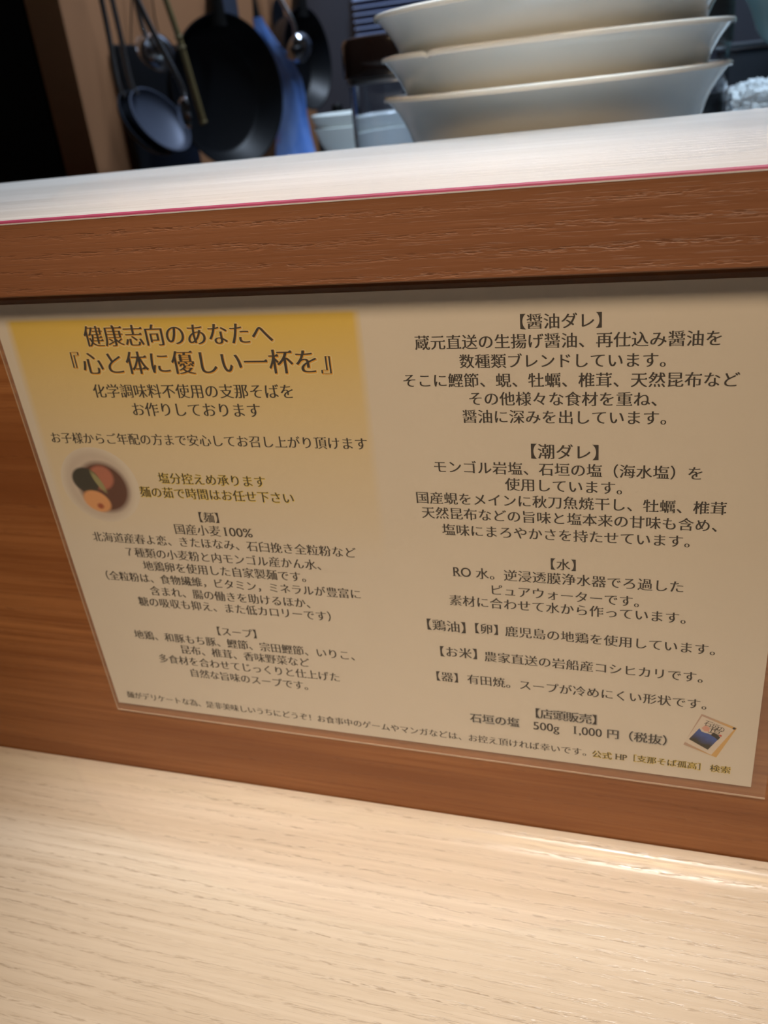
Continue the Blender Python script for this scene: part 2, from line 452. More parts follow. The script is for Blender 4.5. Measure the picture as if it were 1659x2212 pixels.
def latin(txt, a, b, mat='ink', height=None, glow=None, bold=0):
    """proportional run whose ink spans pixel a .. pixel b"""
    polys = glyph_curve(txt)
    polys, _t = mincho(polys, .004, .0, False)
    cu = bpy.data.curves.new('g', 'CURVE'); cu.dimensions = '2D'; cu.fill_mode = 'BOTH'
    for q in polys:
        s = cu.splines.new('POLY'); s.points.add(len(q)-1); s.use_cyclic_u = True
        for i, v in enumerate(q): s.points[i].co = (v.x, v.y, 0, 1)
    o = bpy.data.objects.new('g', cu); COL.objects.link(o)
    dg = bpy.context.evaluated_depsgraph_get()
    me = bpy.data.meshes.new_from_object(o.evaluated_get(dg))
    VV = [v.co.xy.copy() for v in me.vertices]; FF = [tuple(p.vertices) for p in me.polygons]
    src = glyph_curve(txt); yb_ = min(v.y for v in glyph_curve('H')[0]); yt_ = max(v.y for v in glyph_curve('H')[0])
    for q in src:                          # foot and head serifs on the upright stems
        for k in range(len(q)):
            a0, b0 = q[k], q[(k+1) % len(q)]
            if abs(a0.y-b0.y) < .01 and .04 < abs(a0.x-b0.x) < .17:
                for yy, sgn in ((yb_, 1), (yt_, -1)):
                    if abs(a0.y-yy) < .012:
                        m0, m1 = min(a0.x, b0.x)-.055, max(a0.x, b0.x)+.055; n0 = len(VV)
                        VV += [Vector((m0, yy)), Vector((m1, yy)), Vector((m1, yy+.035*sgn)), Vector((m0, yy+.035*sgn))]; FF.append((n0, n0+1, n0+2, n0+3))
    m_ = bpy.data.meshes.new('g'); m_.from_pydata([(v.x, v.y, 0) for v in VV], [], FF); me = m_
    xs = [v.co.x for v in me.vertices]; ys = [v.co.y for v in me.vertices]
    mx, Mx = min(xs), max(xs); cap = [v.co.y for v in me.vertices]
    X0, Z0 = uv(*a); X1, Z1 = uv(*b); Z = (Z0+Z1)/2
    sx = (X1-X0)/(Mx-mx)
    ref = [v.y for q in glyph_curve('0H') for v in q]; h0 = max(ref)-min(ref); c0 = (max(ref)+min(ref))/2
    sz = height/h0
    o2 = None
    for mt, sh, dyy in ([(glow, RING, .00008)] if glow else [])+[(mat, [(-.02-bold, 0), (.02+bold, 0)], .00011)]:
        vs_, fs = [], []
        for k, (qx, qz) in enumerate(sh):
            b0 = len(vs_)
            vs_ += [tuple(P(X0+(v.co.x-mx)*sx+qx*height, Z+(v.co.y-c0)*sz+qz*height, dyy+k*1e-7)) for v in me.vertices]
            fs += [tuple(b0+i for i in p.vertices) for p in me.polygons]
        m2 = bpy.data.meshes.new('printed_line'); m2.from_pydata(vs_, [], fs); m2.materials.append(M[mt])
        o2 = bpy.data.objects.new('printed_line' if mt == mat else 'print_halo', m2); link(o2, paper); o2.matrix_parent_inverse = parent_matrix(paper).inverted()
    bpy.data.objects.remove(o); bpy.data.curves.remove(cu)
LINES = [
    ('健康志向のあなたへ', 0, (202.4, 727.1), 7, (517.5, 721.4), {'glow': 'glow_orange', 'grow': 1.02}),
    ('『心と体に優しい一杯を』', 1, (199.8, 785.5), 8, (552.4, 782.9), {'glow': 'glow_orange'}),
    ('化学調味料不使用の支那そばを', 0, (215.2, 844.9), 13, (620.0, 846.0), {}),
    ('お作りしております', 0, (298.2, 884.4), 8, (548.3, 886.9), {}),
    ('お子様からご年配の方まで安心してお召し上がり頂けます', 0, (120.4, 945.9), 25, (779.9, 958.7), {}),
    ('塩分控えめ承ります', 0, (353.6, 1033.0), 8, (561.1, 1040.7), {'glow': 'glow_yellow'}),
    ('麺の茹で時間はお任せ下さい', 0, (313.6, 1062.2), 12, (622.6, 1076.5), {'glow': 'glow_yellow'}),
    ('【醤油ダレ】', 1, (1154.8, 694.6), 4, (1267.5, 692.0), {}),
    ('蔵元直送の生揚げ醤油、再仕込み醤油を', 0, (912.0, 740.6), 17, (1543.2, 730.5), {}),
    ('数種類ブレンドしています。', 0, (1008.1, 780.5), 11, (1405.1, 778.0), {}),
    ('そこに鰹節、蜆、牡蠣、椎茸、天然昆布など', 0, (884.7, 822.5), 19, (1578.6, 820.0), {}),
    ('その他様々な食材を重ね、', 0, (1027.3, 861.4), 10, (1386.4, 862.5), {}),
    ('醤油に深みを出しています。', 0, (1014.7, 900.4), 11, (1406.6, 902.4), {}),
    ('【潮ダレ】', 1, (1180.1, 975.7), 3, (1258.9, 977.3), {}),
    ('モンゴル岩塩、石垣の塩（海水塩）を', 0, (950.5, 1008.6), 16, (1502.7, 1022.3), {}),
    ('使用しています。', 0, (1107.2, 1046.5), 6, (1313.1, 1054.1), {}),
    ('国産蜆をメインに秋刀魚焼干し、牡蠣、椎茸', 0, (912.5, 1075.4), 19, (1552.3, 1098.1), {}),
    ('国産小麦', 0, (388.0, 1143.1), 3, (463.9, 1147.6), {}),
    ('北海道産春よ恋、きたほなみ、石臼挽き全粒粉など', 0, (210.8, 1158.9), 22, (756.4, 1194.2), {}),
    ('７種類の小麦粉と内モンゴル産かん水、', 0, (278.6, 1191.9), 16, (670.6, 1220.0), {}),
    ('地鶏卵を使用した自家製麺です。', 0, (320.2, 1222.2), 13, (638.0, 1245.7), {}),
    ('（全粒粉は、食物繊維，ビタミン，ミネラルが豊富に', 1, (246.9, 1243.9), 23, (768.2, 1283.3), {}),
    ('含まれ、腸の働きを助けるほか、', 0, (335.1, 1276.5), 13, (647.9, 1302.2), {}),
    ('糖の吸収も抑え、また低カロリーです）', 0, (310.2, 1300.0), 16, (693.2, 1329.8), {}),
    ('【スープ】', 1, (488.8, 1364.6), 3, (534.0, 1368.2), {}),
    ('地鶏、和豚もち豚、鰹節、宗田鰹節、いりこ、', 0, (300.3, 1370.5), 19, (744.2, 1415.3), {}),
    ('昆布、椎茸、香味野菜など', 0, (400.6, 1403.1), 11, (657.0, 1431.5), {}),
    ('多食材を合わせてじっくりと仕上げた', 0, (353.2, 1422.5), 16, (723.0, 1462.7), {}),
    ('自然な旨味のスープです。', 0, (420.1, 1453.7), 10, (644.8, 1479.9), {}),
    ('天然昆布などの旨味と塩本来の甘味も含め、', 0, (925, 1107), 18, (1518, 1135), {}),
    ('塩味にまろやかさを持たせています。', 0, (969.5, 1144.4), 15, (1459.5, 1168.8), {}),
    ('水。逆浸透膜浄水器でろ過した', 0, (1041.6, 1239.5), 13, (1461.9, 1267.7), {}),
    ('ピュアウォーターです。', 0, (1071.9, 1273.6), 9, (1352.2, 1299.4), {}),
    ('素材に合わせて水から作っています。', 0, (984.1, 1296.5), 15, (1452.2, 1334.5), {}),
    ('鹿児島の地鶏を使用しています。', 0, (1105.0, 1363.8), 13, (1515.6, 1402.8), {}),
    ('農家直送の岩船産コシヒカリです。', 0, (1059.7, 1418.4), 14, (1489.7, 1462.3), {}),
    ('有田焼。スープが冷めにくい形状です。', 0, (1022.1, 1467.2), 16, (1498.5, 1520.8), {}),
    ('【店頭販売】', 1, (1180.6, 1542.7), 4, (1264.5, 1552.5), {'glow': 'glow_grey', 'em': .0190}),
    ('石垣の塩', 0, (1028.0, 1551.5), 3, (1108.4, 1559.8), {'glow': 'glow_grey'}),
    ('麺がデリケートな為、是非美味しいうちにどうぞ！お食事中のゲームやマンガなどは、お控え頂ければ幸いです。', 0, (282, 1500.5), 49, (1246, 1623), {'mat': 'ink_soft'}),
    ('【麺】', 1, (451.3, 1118.2), 1, (451.3, 1118.2), {'em': .0190}),
    ('【水】', 1, (1216.7, 1220.0), 1, (1216.7, 1220.0), {'em': .0190}),
    ('【鶏油】', 1, (948.5, 1350.6), 2, (979.2, 1354.0), {}),
    ('【卵】', 1, (1050.9, 1358.9), 1, (1050.9, 1358.9), {'em': .0190}),
    ('【お米】', 1, (975.8, 1408.7), 2, (1005.1, 1411.1), {}),
    ('【器】', 1, (966.0, 1462.3), 1, (966.0, 1462.3), {'em': .0190}),
    ('円', 0, (1323.9, 1585.7), 0, (1323.9, 1585.7), {'em': .0185, 'glow': 'glow_grey'}),
    ('（税抜）', 1, (1383.9, 1593.0), 2, (1414.6, 1596.9), {'glow': 'glow_grey'}),
    ('公式', 0, (1288.9, 1628.8), 1, (1310.8, 1632.4), {'glow': 'glow_yellow'}),
    ('［支那そば孤高］', 1, (1385.9, 1639.3), 6, (1494.8, 1653.9), {'glow': 'glow_yellow'}),
    ('検索', 0, (1544.2, 1659.9), 1, (1567.0, 1662.6), {'glow': 'glow_yellow'}),
]
for txt, i0, a, i1, b, kw in LINES: line(txt, i0, a, i1, b, **kw)
latin('100%', (484, 1148), (545, 1152), height=.0145)
latin('RO', (978, 1233.5), (1017, 1237.5), height=.0145)
latin('500g', (1152.5, 1567), (1208, 1573), height=.0145, glow=None)
latin('1,000', (1239, 1577), (1300, 1583), height=.0145)
latin('HP', (1329, 1633.5), (1354, 1637), height=.0105, glow='glow_yellow', bold=.01)

# ------------------------------------------------------------------ the two printed pictures
def soft(t, sx, sz, cx, cz, rx, rz, edge, rot=0):
    dx = t.math('SUBTRACT', sx, cx); dz = t.math('SUBTRACT', sz, cz)
    c, s = math.cos(rot), math.sin(rot)
    a = t.math('ADD', t.math('MULTIPLY', dx, c/rx), t.math('MULTIPLY', dz, s/rx))
    b = t.math('ADD', t.math('MULTIPLY', dx, -s/rz), t.math('MULTIPLY', dz, c/rz))
    d = t.math('SQRT', t.math('ADD', t.math('MULTIPLY', a, a), t.math('MULTIPLY', b, b)))
    return t.n('ShaderNodeMapRange', ins={0: d, 1: 1-edge, 2: 1+edge, 3: 1.0, 4: 0.0}).outputs[0]
t = NT('ramen_bowl_print')
tc = t.n('ShaderNodeTexCoord'); sp = t.n('ShaderNodeSeparateXYZ', ins={0: tc.outputs['Object']})
cX, cZ = uv(216, 1048)
c0 = P(cX, cZ); R0 = .057*US
sx = t.math('DIVIDE', t.math('SUBTRACT', sp.outputs[0], c0.x), R0); sz = t.math('DIVIDE', t.math('SUBTRACT', sp.outputs[2], c0.z), R0)
pap = (.71, .67, .61, 1)
col = t.mix(soft(t, sx, sz, -.05, 0, .96, .96, .18), pap, (.52, .46, .43, 1))
col = t.mix(soft(t, sx, sz, .02, -.02, .92, .88, .10), col, (.60, .54, .50, 1))
col = t.mix(soft(t, sx, sz, .10, -.06, .76, .72, .12), col, (.095, .026, .014, 1))
col = t.mix(soft(t, sx, sz, .10, .22, .38, .34, .15, .3), col, (.44, .15, .10, 1))
col = t.mix(soft(t, sx, sz, -.40, .14, .42, .36, .10, -.1), col, (.014, .016, .010, 1))
col = t.mix(soft(t, sx, sz, -.22, -.48, .42, .30, .12, -.35), col, (.72, .36, .16, 1))
col = t.mix(soft(t, sx, sz, -.15, -.62, .10, .08, .4), col, (.35, .08, .03, 1))
col = t.mix(soft(t, sx, sz, -.02, .10, .09, .32, .3, .5), col, (.30, .30, .14, 1))
t.set(Base_Color=col, Roughness=.6)
bm = bmesh.new()
ring = [bm.verts.new(P(cX+.068*math.cos(k*PI/24), cZ+.062*math.sin(k*PI/24), .00005)) for k in range(48)]
bm.faces.new(ring)
tag(obj('ramen_photo', bm, t.m, paper, world=True), 'round photo of a ramen bowl printed at left')

def pq(pts, dy, mat, name, parent=paper):
    bm = bmesh.new(); bm.faces.new([bm.verts.new(P(*uv(x, y), dy)) for x, y in pts])
    return obj(name, bm, mat, parent, world=True)
def grad_px(name, a, b, ca, cb, sc=300):
    t = NT(name)
    A, B = P(*uv(*a)), P(*uv(*b)); d = B-A; L2 = d.length_squared
    tc = t.n('ShaderNodeTexCoord'); sp = t.n('ShaderNodeSeparateXYZ', ins={0: tc.outputs['Object']})
    u = t.math('ADD', t.math('MULTIPLY', t.math('SUBTRACT', sp.outputs[0], A.x), d.x/L2), t.math('MULTIPLY', t.math('SUBTRACT', sp.outputs[2], A.z), d.z/L2))
    u = t.math('ADD', u, t.math('MULTIPLY', t.math('SUBTRACT', t.noise(t.coord((sc, sc, sc)), 1, 3), .5), .5))
    t.set(Base_Color=t.mix(t.ramp(u, .25, .75), c4(ca), c4(cb)), Roughness=.6); return t.m
K = lambda x, y: (1459+x/8.295, 1560+y/8.295)
pic = pq([(1515.5, 1542), (1592, 1573), (1547, 1636), (1476, 1608)], .00005, grad_px('pack_photo_ground', (1490, 1570), (1575, 1610), (.50, .36, .30), (.66, .42, .16)), 'salt_pack_photo')
tag(pic, 'small photo of a salt pack printed at lower right')
pq([K(480, -110), K(1050, 130), K(640, 585), K(165, 350)], .00007, simple('pack_white', (.70, .64, .58), .6, var=.1, sc=200), 'white_pack')
pq([K(430, 105), K(470, 165), K(540, 190), K(600, 205), K(660, 240), K(800, 272), K(580, 492), K(240, 300)], .00009, grad_px('pack_blue', K(590, 200), K(420, 420), (.035, .10, .42), (.028, .030, .022)), 'blue_field')
pq([K(650, 200), K(690, 180), K(760, 230), K(805, 272), K(760, 320), K(700, 270), K(640, 235)], .0001, M['ink'], 'dark_headland')
pq([K(470, 100), K(540, 50), K(620, 100), K(600, 170), K(520, 160)], .00009, simple('pack_pink', (.66, .36, .30), .6), 'pink_flower')
pq([K(790, 215), K(835, 235), K(820, 262), K(780, 245)], .00011, simple('pack_red', (.55, .07, .05), .6), 'red_seal')
def tilted(txt, pts, em, mat='ink'):
    for c, (x, y) in zip(txt, pts):
        X, Z = uv(x, y); g = glyph_mesh(c, .012); an = -.33; vs_ = []
        for v in g[0]:
            a, b = (v.x-GC.x)/EM*em, (v.y-GC.y)/EM*em
            vs_.append(tuple(P(X+a*math.cos(an)-b*math.sin(an), Z+a*math.sin(an)+b*math.cos(an), .00012)))
        me = bpy.data.meshes.new('printed_character'); me.from_pydata(vs_, [], g[1]); me.materials.append(M[mat])
        o = bpy.data.objects.new('printed_character', me); link(o, paper); o.matrix_parent_inverse = parent_matrix(paper).inverted()
tilted('石垣の', [K(590, 25), K(715, 82), K(815, 125)], .0108)
tilted('塩', [K(705, 178)], .0165)
tilted('・', [K(1050, 115)], .02)

# ------------------------------------------------------------------ kitchen side: worktop
M['steel'] = simple('brushed_steel', (.45, .47, .50), .28, 1, sc=15)
M['polished_steel'] = simple('polished_steel', (.5, .52, .56), .14, 1, sc=15)
M['dark_steel'] = simple('dark_steel', (.10, .11, .13), .35, .8)
M['black_iron'] = simple('black_seasoned_iron', (.006, .007, .009), .42, 0)
M['black_plastic'] = simple('black_plastic', (.010, .010, .010), .35)
M['black_gloss'] = simple('black_gloss', (.006, .006, .006), .3)
wt = thing('kitchen_worktop', (.3, .6, .97), 'steel kitchen worktop hidden behind the ledge, carrying the bowls and jars', 'worktop')
obj('top_plate', box(-.56, 1.5, .262, .96, .950, .9778, .002), M['steel'], wt, world=True)
for a, b in ((-.54, .30), (1.4, .30), (-.54, .90), (1.4, .90)): obj('leg', box(a, a+.04, b, b+.04, 0, .95), M['steel'], wt, world=True)

# ------------------------------------------------------------------ ramen bowls
t = NT('celadon_porcelain')
f = t.noise(t.coord((25, 25, 25)), 1, 3)
t.set(Base_Color=t.mix(f, (.86, .87, .82, 1), (.88, .89, .85, 1)), Roughness=.10)
t.b.inputs['Coat Weight'].default_value = .5; t.b.inputs['Coat Roughness'].default_value = .03
M['china'] = t.m
def bowl_bm(R, prof_out, th, n=256):
    # prof_out: outer radius/height from rim down to foot (relative to rim z = 0)
    inn = []
    for r, z in prof_out:
        if z < -.045: break
        inn.append((max(r-th, 0), z+ (.0004 if z == 0 else 0)))
    q = prof_out[0][0]
    rim = [(q+.0008, -.0022), (q+.0012, -.0010), (q+.0009, .0003), (q-.0002, .0011), (q-.0016, .0013), (q-.0030, .0007)]
    last = inn[-1]
    inn[0] = (prof_out[0][0]-.0040, -.0002)
    body = [(0, -.0488), (.050, -.0488), (.070, -.0474)] + inn[::-1] + rim[::-1] + prof_out[1:]
    return lathe(body, n)
def ramen_bowl(z, cx, cy, label, tilt=0, group='stacked ramen bowls', name='ramen_bowl'):
    root = thing(name, (cx, cy, z-.0715), label, 'bowl', group)
    out = [(.1100, 0), (.1085, -.0022), (.1060, -.0050), (.1025, -.0095), (.0992, -.0150), (.0965, -.0210), (.0945, -.0270), (.0915, -.0345), (.0860, -.0430), (.0770, -.0510), (.0640, -.0570), (.0500, -.0600), (.0440, -.0610)]
    o1 = obj('bowl_body', xform(bowl_bm(.11, out+[(.0440, -.0610), (0, -.0610)], .0038), Matrix.Translation((0, 0, .0715))), M['china'], root, smooth=True)
    foot = lathe([(.0400, .0118), (.0400, .0008), (.0408, 0), (.0432, 0), (.0440, .0010), (.0455, .0120)], 64)
    obj('foot_ring', foot, M['china'], root, smooth=True)
    root.rotation_euler = (tilt, 0, 0)
    return root
BX, BY = -.085, .352
ramen_bowl(1.0497, BX, BY, 'pale porcelain ramen bowl at the bottom of the three stacked behind the ledge')
mid = ramen_bowl(1.0727, BX+.0003, BY, 'pale porcelain ramen bowl in the middle of the stack, rim chipped at left')
ramen_bowl(1.0965, BX-.0015, BY-.002, 'pale porcelain ramen bowl on top of the stack, cut off by the photo edge')
# the chip in the rim of the middle bowl
body = mid.children[0]; q = atY(930, 118, .268)
for v in body.data.vertices:
    if v.co.z > .066 and v.co.xy.length > .10:
        dx = (v.co.x+mid.location.x-q.x)
        if v.co.y < 0 and abs(dx) < .006: v.co.z -= .0012*math.exp(-(dx/.0018)**2); v.co.y += .0010*math.exp(-(dx/.0018)**2)
# ------------------------------------------------------------------ jars
M['brown_lid'] = simple('dark_brown_plastic', (.010, .0045, .003), .16, coat=.5)
def glassmat(name, tint, opac):
    t = NT(name); t.set(Base_Color=c4(tint), Roughness=.03)
    t.b.inputs['Transmission Weight'].default_value = 1; t.b.inputs['IOR'].default_value = 1.42
    t.b.inputs['Specular IOR Level'].default_value = .8
    return t.m
M['glass'] = glassmat('clear_glass', (.86, .88, .92), 0)
def jar(cx, cy, z0, zs, zt, R, lidmat, label, contents=None):
    j = thing('glass_jar', (cx, cy, z0), label, 'jar')
    H = zs-z0
    obj('glass_body', lathe([(0, .003), (R*.93, .003), (R*.96, .008), (R*.965, H-.004), (R, H-.004), (R, .004), (R*.96, 0), (0, 0)], 64), M['glass'], j, smooth=True)
    obj('collar', lathe([(R*.90, H-.0035), (R*1.02, H-.0035), (R*1.035, H-.001), (R*1.02, H+.0015), (R*.90, H+.0015)], 64), M['steel'], j, smooth=True)
    T = zt-z0
    obj('lid', lathe([(0, H+.0016), (R*1.06, H+.0016), (R*1.09, H+.004), (R*1.07, T-.006), (R*1.02, T-.0015), (R*.93, T), (R*.5, T), (0, T)], 64), lidmat, j, smooth=True)
    if contents:
        obj('contents', lathe([(0, .0035), (R*.90, .0035), (R*.92, .01), (R*.92, H*contents[0]), (0, H*contents[0])], 48), contents[1], j, smooth=True)
    return j
jar(-.2455, .55, .978, 1.0637, 1.0975, .0475, M['brown_lid'], 'clear glass jar with a glossy dark brown lid, left of the ramen bowls')
jar(.004, .60, .978, 1.0600, 1.112, .0285, M['black_plastic'], 'glass jar with a tall black lid, mostly hidden behind the right of the ramen bowls', (.55, M['black_gloss']))
# ------------------------------------------------------------------ small white bowls behind the jar
t = NT('white_china'); t.set(Base_Color=(.88, .92, .90, 1), Roughness=.12); M['white_china'] = t.m
def small_bowl(z, cx, cy, label, R=.079):
    root = thing('small_bowl', (cx, cy, z-.042), label, 'bowl', 'small white bowls behind the jar')
    pr = [(R, 0), (R*.985, -.003), (R*.955, -.009), (R*.92, -.017), (R*.86, -.025), (R*.72, -.032), (R*.5, -.036), (R*.42, -.037), (0, -.037)]
    bm = bmesh.new()
    inn = [(0, -.029), (R*.45, -.0285), (R*.66, -.026), (R*.80, -.020), (R*.88, -.013), (R*.93, -.006), (R*.96, -.0005), (R*.985, .0008)]
    lathe(inn+pr, 72, bm); xform(bm, Matrix.Translation((0, 0, .042)))
    obj('bowl_body', bm, M['white_china'], root, smooth=True)
    obj('foot_ring', lathe([(R*.40, .0055), (R*.40, 0), (R*.44, 0), (R*.45, .0055)], 48), M['white_china'], root, smooth=True)
    return root
SBX, SBY = -.352, .80
small_bowl(1.0195, SBX, SBY, 'small white bowl lying under another, only its rim showing above the ledge', .0775)
small_bowl(1.0330, SBX, SBY, 'small white bowl on top of its pair, left of and behind the brown-lidded jar')
# ------------------------------------------------------------------ right: box, bowl, towel
bxo = thing('steel_container', (.16, .88, .978), 'dark grey lidded steel container far behind the towel at the right edge', 'container')
obj('container_body', box(.036, .32, .835, .93, .978, 1.052, .003), M['dark_steel'], bxo, world=True)
obj('container_lid', box(.032, .324, .831, .934, 1.0525, 1.0600, .002), M['dark_steel'], bxo, world=True)
sd_ = thing('steel_stand', (.153, .715, .978), 'low steel stand hidden behind the towel, holding the grey-green bowl', 'stand')
obj('stand_top', box(.10, .206, .665, .765, 1.028, 1.0325, .001), M['dark_steel'], sd_, world=True)
for a, b in ((.102, .667), (.198, .667), (.102, .757), (.198, .757)): obj('leg', box(a, a+.006, b, b+.006, .978, 1.028), M['dark_steel'], sd_, world=True)
t = NT('teal_porcelain'); t.set(Base_Color=(.20, .34, .34, 1), Roughness=.12); M['teal'] = t.m
tb = ramen_bowl(1.0325+.0716, .150, .715, 'grey-green bowl cut off by the upper right corner of the picture', group=None, name='green_bowl')
for ch in tb.children: ch.data.materials[0] = M['teal']
# terry towel: folded, lumpy, looped pile
def towel():
    bm = bmesh.new(); nx, ny, nz = 70, 44, 26
    x0, x1, y0, y1, z0, z1 = .0355, .19, .548, .645, .978, 1.031
    root = thing('terry_towel', ((x0+x1)/2, (y0+y1)/2, z0), 'folded pale blue terry towel right of the ramen bowls', 'towel')
    r = bmesh.ops.create_cube(bm, size=1)
    bmesh.ops.subdivide_edges(bm, edges=bm.edges[:], cuts=46, use_grid_fill=True)
    for v in bm.verts:
        c = v.co.copy()
        # rounded folds
        p = Vector((c.x*(x1-x0), c.y*(y1-y0), c.z*(z1-z0)))
        d = max(0, abs(c.y)*2-.6)/.4; d2 = max(0, abs(c.x)*2-.8)/.2
        p.z *= 1-.18*d*d-.10*d2*d2
        q = Vector((p.x*110, p.y*110, p.z*110))
        n1 = mathutils.noise.noise(q*.7)*.0045; n2 = mathutils.noise.noise(q*2.4+Vector((7, 3, 1)))*.0050; n3 = mathutils.noise.noise(q*5)*.0030
        grow = (z1-z0)*.16*(c.x) if c.z > 0 else 0
        dirn = Vector((c.x, c.y, c.z)).normalized()
        k = 0 if c.z < -.49 else 1
        v.co = p + dirn*(n1+n2+n3)*k + Vector((0, 0, grow*1.2 + (z1-z0)/2))
        # fold crease along the front
    t = NT('terry_cloth')
    vo = t.n('ShaderNodeTexVoronoi', ins={'Vector': t.coord((1, 1, 1)), 'Scale': 900.0})
    t.set(Base_Color=t.mix(vo.outputs['Distance'], (.80, .86, .90, 1), (.64, .72, .78, 1)), Roughness=.95)
    t.bump(t.math('MULTIPLY', vo.outputs['Distance'], -1.0), .9, .002)
    o = obj('towel_cloth', bm, t.m, root, smooth=True)
    tag(o, kind=None)
    return root
towel()

# ------------------------------------------------------------------ left: tall black cabinet
cb = thing('tall_cabinet', (-1.2, 1.1, 0), 'tall black cabinet at the left edge, beside the end of the brown wall', 'cabinet')
obj('carcass', box(-1.60, -.8905, .93, 1.5, .0, 2.1, .004), M['black_gloss'], cb, world=True)
obj('door', box(-1.598, -.8935, .908, .928, .06, 2.09, .002), M['black_gloss'], cb, world=True)
obj('handle', tube([(-1.53, .907, 1.0), (-1.53, .885, 1.0), (-1.53, .885, 1.25), (-1.53, .907, 1.25)], .005), M['dark_steel'], cb, smooth=True, world=True)

# ------------------------------------------------------------------ hanging rail with utensils on the brown side wall
HX, HZ = -.765, 1.42
rl = thing('utensil_rail', (HX, 1.3, HZ), 'steel rail above the picture on the brown wall, with utensils hanging from it', 'rail')
obj('bar', tube([(HX, .93, HZ), (HX, 1.80, HZ)], .005), M['steel'], rl, smooth=True, world=True)
for y in (.95, 1.36, 1.78):
    obj('bracket', tube([(HX, y, HZ), (-.82, y, HZ), (-.8301, y, HZ)], [.004, .004, .010]), M['steel'], rl, smooth=True, world=True)

def hook(y, parent, matn='steel', x=HX):
    pts = [(x-.006, y, HZ-.004), (x-.0065, y, HZ+.003), (x, y, HZ+.0075), (x+.0068, y, HZ+.002), (x+.007, y, HZ-.012), (x+.004, y, HZ-.022), (x-.001, y, HZ-.022)]
    obj('hook', tube(smoothpath(pts, 4), .0016, 8), M[matn], parent, smooth=True, world=True)
# frying pan -- open side turned to the room
def pan(cpix, X, R, ang, label, depth=.042, handle_len=None):
    c = atX(cpix[0], cpix[1], X)
    n = Vector((math.sin(ang), -math.cos(ang), 0)); up = Vector((0, 0, 1)); sd = up.cross(n)
    root = thing('frying_pan', c, label, 'pan')
    m = basis(c, sd, up, n)
    bm = lathe([(0, -depth), (R*.78, -depth), (R*.84, -depth+.004), (R*.985, -.002), (R, 0), (R*1.0, .0016), (R*.975, .001), (R*.815, -depth+.007), (R*.76, -depth+.003), (0, -depth+.003)], 80)
    obj('pan_body', xform(bm, m), M['black_iron'], root, smooth=True, world=True)
    top = Vector((HX, 0, HZ))
    hy = c + up*R*.95 - n*.008
    ht = Vector((HX+.0045, c.y+(HX-c.x)*(n.y/n.x)*0, HZ-.026))
    pts = smoothpath([hy-up*.012, hy+up*.02+n*.004, hy+up*.07+n*.010, (hy+up*.10+n*.010).lerp(ht, .4), ht+Vector((0, 0, -.012))], 6)
    rad = [.020-.010*min(1, i/9) + .002*math.sin(min(1, i/24)*PI) for i in range(len(pts))]
    obj('handle', tube(pts, rad, 14, flat=.55), M['black_plastic'], root, smooth=True, world=True)
    obj('hanging_eye', xform(lathe([(.0055+.0018*math.cos(a), .0018*math.sin(a)) for a in [k*PI/4 for k in range(9)]], 20), Matrix.Translation(ht-Vector((0, 0, .004))) @ Matrix.Rotation(PI/2, 4, 'X')), M['steel'], root, smooth=True, world=True)
    hook(ht.y, root)
    return root
pan((497, 199), -.705, .1135, math.radians(66), 'black frying pan hanging on the brown wall, largest of the hanging utensils')
pan((666, 128), -.72, .092, math.radians(82), 'dark pan hanging edge-on at the far end of the utensil rail')

def ladle(center, a_dir, nrm, R, depth, top_z, label, mat, attach, name='ladle', hmat='steel'):
    """bowl of radius R, opening normal nrm, the handle leaves the rim in direction attach and rises to the rail"""
    root = thing(name, center, label, 'ladle')
    nrm = nrm.normalized(); a = (a_dir-nrm*a_dir.dot(nrm)).normalized(); b = nrm.cross(a)
    prof = []
    for k in range(11):
        th = k/10*PI/2
        prof.append((R*math.sin(th), -depth*math.cos(th)))
    prof += [(R*1.03, .0006), (R*1.03, .002), (R*.99, .002)]
    prof += [((R-.0015)*math.sin((10-k)/10*PI/2), -(depth-.0015)*math.cos((10-k)/10*PI/2)) for k in range(1, 11)]
    obj('ladle_bowl', xform(lathe(prof, 64), basis(center, a, b, nrm)), M[mat], root, smooth=True, world=True)
    p0 = center+attach*R
    ht = Vector((HX+.0045, p0.y*.5+.5*attach_y(p0), HZ-.026))
    pts = smoothpath([p0-attach*.006, p0+attach*.004+Vector((0, 0, .012)), p0.lerp(ht, .3)+Vector((0, 0, .0)), p0.lerp(ht, .7), ht+Vector((0, 0, -.008))], 6)
    obj('handle', tube(pts, .0042, 12, flat=.6), M[hmat], root, smooth=True, world=True)
    obj('hanging_eye', xform(lathe([(.0055+.0015*math.cos(q), .0015*math.sin(q)) for q in [k*PI/4 for k in range(9)]], 20), Matrix.Translation(ht-Vector((0, 0, .004))) @ Matrix.Rotation(PI/2, 4, 'X')), M[hmat], root, smooth=True, world=True)
    hook(ht.y, root)
    return root
def attach_y(p): return p.y
# big ladle pair: opening seen obliquely, long axis running down to the right
def big_ladle(pl, pr, X, mat, label, back, R=.061):
    A = atX(*pl, X); vr = ray(*pr)
    c = atX((pl[0]+pr[0])/2, (pl[1]+pr[1])/2, X)
    v = (c-CAM).normalized()
    B = CAM + vr*((c-CAM).length/vr.length)
    A2 = CAM + ray(*pl)*((c-CAM).length/ray(*pl).length)
    ax = (B-A2).normalized(); Rr = (B-A2).length/2
    perp = v.cross(ax).normalized()
    if perp.z < 0: perp = -perp
    n = (-v*math.sin(back)+perp*math.cos(back)).normalized()
    att = (-ax*.9+Vector((0, 0, .3))).normalized(); att = (att-n*att.dot(n)).normalized()
    return ladle(c, ax, n, Rr, Rr*.34, 0, label, mat, att)
t = NT('grey_enamel_steel'); t.set(Base_Color=(.085, .10, .145, 1), Metallic=.35, Roughness=.5); M['dull_ladle'] = t.m
